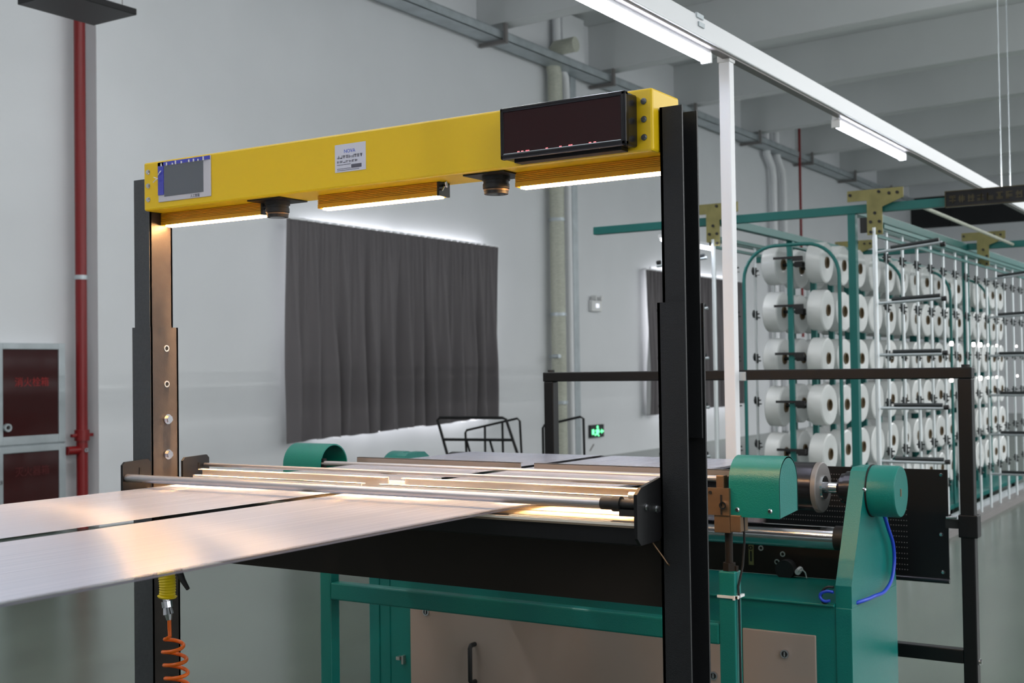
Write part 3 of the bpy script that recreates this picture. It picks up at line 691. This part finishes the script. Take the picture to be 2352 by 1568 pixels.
MM().tube([(-1.305, 5.485, .735), (-1.262, 5.485, .738)], .007, 10).build('clamp_screw', 'chrome', k, 40)
MM().box(-3.243, -3.19, 5.488, 5.51, .69, .728).build('clamp_arm', 'rubber', ef)
inst('bolt', BOLT, mp((-1.186, 5.5, .13)), ef)
bd = MM().prism([(5.49, .47), (5.49, .94), (5.50, .94), (5.50, .47)], 'x', -3.2, -1.298).build('eyeboard', 'blacksmooth', ef)
q = MM().tube([(-3.2, 5.494, .462), (-1.298, 5.494, .462)], .012, 12).build('board_lip', 'rollerblack', bd, 40)
for x, z in ((-1.325, .917), (-1.325, .498), (-1.33, .66)): inst('screw', SCREW, mp((x, 5.49, z)), bd)
q = MM(); zr = []
z = .905
for k in range(9):
    zr += [z, z-.022]; z -= .048
for z in zr:
    for k in range(150):
        x = -1.475-.0114*k
        q.ring((x, 5.4885, z), 'y', .0024, .001, .002, 5)
stuff(q.build('yarn_eyelets', 'strip', bd))

# ------------------------------------------------------------------ air gun with coiled hose
gy = 3.04
ag = thing('air_gun', 'yellow gripped air blow gun hanging at the left gantry post on an orange coil hose', 'air gun', mp((-3.42, gy, .4)))
h = MM(); pts = []; rad = []
for i in range(29):
    t = i/28; pts.append((-3.434+.016*t+.01*math.sin(t*3), gy, .735-.128*t)); rad.append((.031-.004*t)+(.0016 if i % 2 else -.0012)+(.006 if t > .95 else 0))
h.tube(pts, rad, 20).build('grip', 'gunyellow', ag, 50)
MM().tube([(-3.438, gy, .73), (-3.436, gy, .76), (-3.415, gy, .785), (-3.40, gy, .80)], [.03, .03, .02, .012], 16).build('gun_body', 'gunyellow', ag, 50)
MM().tube([(-3.40, gy, .80), (-3.375, gy, .835), (-3.36, gy, .855)], .004, 8).build('nozzle', 'steel', ag, 40)
MM().tube([(-3.40, gy, .735), (-3.355, gy, .705), (-3.335, gy, .672), (-3.31, gy, .645)], [.012, .013, .01, .007], 10).build('trigger', 'rubber', ag, 50)
MM().tube([(-3.423, gy, .607), (-3.42, gy, .594), (-3.4199, gy, .593), (-3.416, gy, .572), (-3.4159, gy, .571), (-3.411, gy, .548), (-3.4109, gy, .547), (-3.407, gy, .527)], [.013, .013, .019, .019, .015, .019, .014, .009], 14).build('coupling', 'chrome', ag, 40)
pts = [(-3.407, gy, .53), (-3.406, gy, .50), (-3.404, gy, .47)]
for i in range(150):
    a = i/150*PI*2*7.2; k = i/150
    pts.append((-3.40+.035*k*1.2+(.02+.028*min(1, k*6))*math.cos(a+1.3), gy+.01-(.04)*math.sin(a+1.3)*.8, .468-.33*k))
MM().tube(pts, .0068, 8).build('coil_hose', 'hose', ag, 60)

# ------------------------------------------------------------------ creel
cf = thing('yarn_creel', 'teal overhead creel frame with yellow zinc brackets, guide rods and a black sign', 'creel', (-3.05, 11, 0))
ZB0, ZB1 = 2.45, 2.51
for y, x0, x1 in ((8.55, -4.68, -1.2), (11.98, -4.68, -1.2)):
    MB().box(x0, x1, y-.03, y+.03, ZB0, ZB1, .003).build('cross_beam', 'tealcreel', cf)
for x in (-2.63, -3.63):
    MB().box(x-.03, x+.03, 8.58, 15.6, ZB0-.0, ZB1, .003).build('long_beam', 'tealcreel', cf)
for y in (8.55, 11.98, 15.4):
    MB().box(-2.655, -2.60, y-.028, y+.028, 0, ZB0, .003).build('pillar', 'tealcreel', cf)
    MB().box(-3.66, -3.605, y+1.5, y+1.556, 0, ZB0, .003).build('pillar', 'tealcreel', cf)
for x in (-2.50, -2.41, -3.62, -3.70):
    MB().box(x-.012, x+.012, 8.52, 15.6, 2.335, 2.36).build('guide_rail', 'tealcreel', cf)
for x in (-2.455, -3.655):
    MB().box(x-.012, x+.012, 8.52, 15.6, 2.275, 2.295).build('guide_rail', 'tealcreel', cf)
m = MB(); m.tube([(0, 0, 0), (0, -.008, 0)], .011, 8); BBOLT = m.mesh('bolt', 'rubber', 40)
def tbracket(x, y, mirror=1):
    p = [(-.19, .03), (-.19, .105), (.195, .105), (.195, .035), (.05, -.02), (.05, -.21), (-.055, -.21), (-.055, .03)]
    b = MB().prism([(x+a, 2.5+z) for a, z in p], 'y', y-.012, y).build('bracket', 'khaki', cf)
    for a, z in ((-.17, .075), (.10, .07), (.03, .085), (.155, .07), (0, -.06), (-.03, -.12), (.03, -.12), (-.03, -.19), (.03, -.19)):
        inst('bolt', BBOLT, (x+a, y-.012, 2.5+z), b)
for y in (8.5, 11.93):
    tbracket(-2.452, y); tbracket(-3.65, y)
MB().box(-2.56, -2.512, 8.5, 8.52, 2.31, 2.415).build('switch_box', 'rubber', cf)
# sign
s = MB().box(-1.985, -1.15, 8.495, 8.52, 2.437, 2.547, .003).build('sign_board', 'blacksmooth', cf)
r = random.Random(11); q = MB(); w = .006
for i in range(13):
    a = -1.955+.0595*i
    for z in sorted(r.sample([2.468, 2.478, 2.488, 2.498, 2.508], 3)): q.box(a, a+.04, 8.490, 8.495, z, z+w)
    for _ in range(2):
        x = a+r.uniform(.0, .034); q.box(x, x+w, 8.489, 8.495, 2.466, 2.514)
stuff(q.build('lettering', 'gold', s))
q = MB().box(-1.985, -1.15, 8.490, 8.495, 2.437, 2.443).box(-1.985, -1.15, 8.49, 8.495, 2.541, 2.547).box(-1.985, -1.979, 8.49, 8.495, 2.443, 2.541).build('sign_border', 'gold', s)
MB().tube([(-2.2, 8.56, 2.49), (-2.2, 11.95, 2.475)], .014, 8).build('conduit', 'olive', cf, 40)
# guide rods with a tension disc at every row
ROW = [2.135-.343*k for k in range(6)]
m = MB(); m.tube([(-.018, 0, 0), (-.010, 0, 0)], .032, 14); m.tube([(-.03, 0, 0), (.03, 0, 0)], .006, 6); m.tube([(.005, 0, -.03), (.012, 0, -.03)], .014, 8)
m.tube([(.02, -.05, -.03), (.02, .03, -.03)], .006, 6); m.box(-.006, .012, -.01, .01, -.05, .025)
TENS = m.mesh('tensioner', 'darkdisc', 40)
m = MB(); m.tube([(0, 0, 0), (0, 0, 2.34)], .0115, 8); ROD = m.mesh('guide_rod', 'rod', 60)
m = MB(); m.tube([(0, 0, 0), (0, 0, 2.34)], .017, 10); ROD0 = m.mesh('guide_rod', 'rod', 60)
m = MB(); m.tube([(0, 0, 0), (.02, 0, 0)], .018, 10); LAMP = m.mesh('indicator_lamp', 'lamp', 40)
ys = [8.5]+[8.78+.41*k for k in range(16)]
for x, sg in ((-2.46, 1), (-3.655, -1)):
    for i, y in enumerate(ys):
        if sg < 0 and i > 6: continue
        if sg < 0 and i: y += .13
        rd = inst('guide_rod', ROD0 if i == 0 else ROD, (x, y, 0), cf)
        if i == 0: continue
        for z in ROW:
            inst('tensioner', TENS, (x+.0*sg, y, z+.02), rd, rot=(0, 0, .0 if sg < 0 else .15))
for z, yy in ((1.56, (10.54, 11.35, 11.63, 11.97, 12.35, 13.32)), (1.26, (10.51, 11.6, 11.94, 12.32, 13.33))):
    for i, y in enumerate(yy):
        big = y < 11.65
        inst('indicator_lamp', LAMP, (-2.445, y, z), cf, scale=1. if big else .6)
for y, rows_ in ((8.46, ROW), (11.95, ROW)):
    for k, z0 in enumerate(rows_):
        z = 2.185-.362*k
        for x0, x1, on in ((-2.43, -2.0, 1), (-4.1, -3.69, 0)):
            if not on and y > 9: continue
            tilt = .02 if k == 0 else (.008 if k == 1 else 0)
            b = MB().tube([(x0, y, z-tilt), (x1, y, z+tilt)], .011, 8).build('yarn_bar', 'galv', cf, 40)
            MB().tube([(x0+.09, y, z+.022-tilt*.8), (x1-.02, y, z+.022+tilt*.9)], .013, 8).build('bar_sleeve', 'darkdisc', b, 40)
            MB().tube([(x1-.012 if on else x0-.0, y, z+.005), (x1+.02 if on else x0+.03, y, z+.008)], .016, 8).build('end_cap', 'rubber', b, 40)
MB().box(-2.56, -2.40, 8.5, 15.6, 0, .055).build('floor_rail', 'strip', cf)
MB().box(-2.57, -2.53, 8.5, 15.6, .055, .10).build('floor_rail', 'galv', cf)
MB().box(-3.7, -3.6, 8.5, 15.6, 0, .06).build('floor_rail', 'strip', cf)
t = thing('creel_light', 'short white tube light hanging under the left bracket of the creel', 'tube light', (-3.7, 8.15, 2.28))
MB().box(-3.72, -3.68, 7.7, 8.6, 2.29, 2.315).build('housing', 'white', t)
MB().tube([(-3.7, 7.72, 2.28), (-3.7, 8.58, 2.28)], .014, 8).build('tube', 'tube', t, 60)

# bobbin trucks and bobbins
XCt = -3.07
CY = [.2, .6, 1.0, 1.4]
def truck(y0, label):
    t = thing('bobbin_truck', label, 'bobbin truck', (XCt, y0+.8, 0), 'teal bobbin trucks in the creel')
    def arch(y, r=.013):
        xl, xr, zt, rc = -3.42, -2.713, 2.262, .24
        p = [(xl, y, .1), (xl, y, zt-rc)]
        p += [(xl+rc-rc*math.cos(a*PI/16), y, zt-rc+rc*math.sin(a*PI/16)) for a in range(1, 9)]
        p += [(xr-rc+rc*math.sin(a*PI/16), y, zt-rc+rc*math.cos(a*PI/16)) for a in range(0, 9)]
        p += [(xr, y, .1)]
        return MB().tube(p, r, 10).build('arch', 'tealcreel', t, 60)
    arch(y0)
    MB().box(XCt-.018, XCt+.018, y0-.012, y0+.02, .1, 2.25, .002).build('end_post', 'tealcreel', t)
    for cy in CY:
        y = y0+cy
        MB().box(-3.05, -3.012, y+.165, y+.2, .1, 2.25).build('post', 'tealcreel', t)
        for z in ROW: inst('spindle', SPIN, (XCt, y, z), t)
        if cy == CY[0]:
            for z in ROW: inst('spindle_bar', SPIN0, (XCt, y0-.02, z+.03), t)
    MB().tube([(XCt, y0, 2.25), (XCt, y0+1.6, 2.25)], .012, 8).build('top_tube', 'tealcreel', t, 60)
    MB().box(-3.42, -2.71, y0, y0+1.6, .07, .11).build('platform', 'tealcreel', t)
    for x in (-3.35, -2.78):
        for y in (y0+.15, y0+1.45): inst('caster', CAST, (x, y, .04), t)
m = MB(); m.tube([(-.13, 0, .0), (.11, 0, 0)], .012, 8); m.box(-.03, .03, -.025, .025, -.02, .02); m.box(.05, .1, -.02, .02, -.02, .02); m.box(.02, .045, 0, .185, -.012, .012); SPIN = m.mesh('spindle', 'rubber', 40)
m = MB(); m.box(-.115, .1, -.008, .008, -.005, .012); m.box(.03, .1, -.012, .012, -.022, .0); SPIN0 = m.mesh('spindle_bar', 'rubber', 40)
m = MB(); m.tube([(-.015, 0, 0), (.015, 0, 0)], .04, 14); CAST = m.mesh('caster', 'rubber', 40)
TR = [8.5, 10.12, 11.74, 13.36]
names = ['first bobbin truck, its full teal arch facing the camera', 'second bobbin truck from the front of the creel',
         'third bobbin truck from the front, behind the fence corner', 'fourth and farthest bobbin truck in view at the right edge']
for y0, nm in zip(TR, names): truck(y0, nm)
R0 = .148
m = MB(); prof = [(-.055, .042), (-.058, .05), (-.06, .06), (-.058, R0-.01), (-.05, R0-.001), (-.03, R0), (.03, R0), (.05, R0-.001), (.058, R0-.01), (.06, .06), (.058, .05), (.055, .042)]
m.lathe_x(prof, 40); YARN = m.mesh('yarn_package', 'bobbin', 40)
m = MB(); m.lathe_x([(-.064, .036), (-.064, .042), (.064, .042), (.064, .036)], 24); CORE = m.mesh('core_tube', 'core', 40)
ORD = ['top', 'second', 'third', 'fourth', 'fifth', 'bottom']; COLN = ['first', 'second', 'third', 'fourth']; TRN = ['first', 'second', 'third', 'fourth']
rb = random.Random(5)
for ti, y0 in enumerate(TR):
    for side, x in (('right', -2.922), ('left', -3.25)):
        for ci, cy in enumerate(CY):
            for k, z in enumerate(ROW):
                yy = y0+cy+rb.uniform(-.008, .008); zz = z+rb.uniform(-.006, .006)
                o = thing('yarn_bobbin', 'white yarn bobbin, %s row, %s column, %s side of the %s truck' % (ORD[k], COLN[ci], side, TRN[ti]), 'bobbin', (x, yy, zz), 'white yarn bobbins in the creel')
                tilt = rb.uniform(-.05, .05)
                o.rotation_euler = (0, .02+tilt*.5, -.04+tilt)
                for nm, me in (('yarn_package', YARN), ('core_tube', CORE)):
                    c = bpy.data.objects.new(nm, me); COL.objects.link(c); c.parent = o
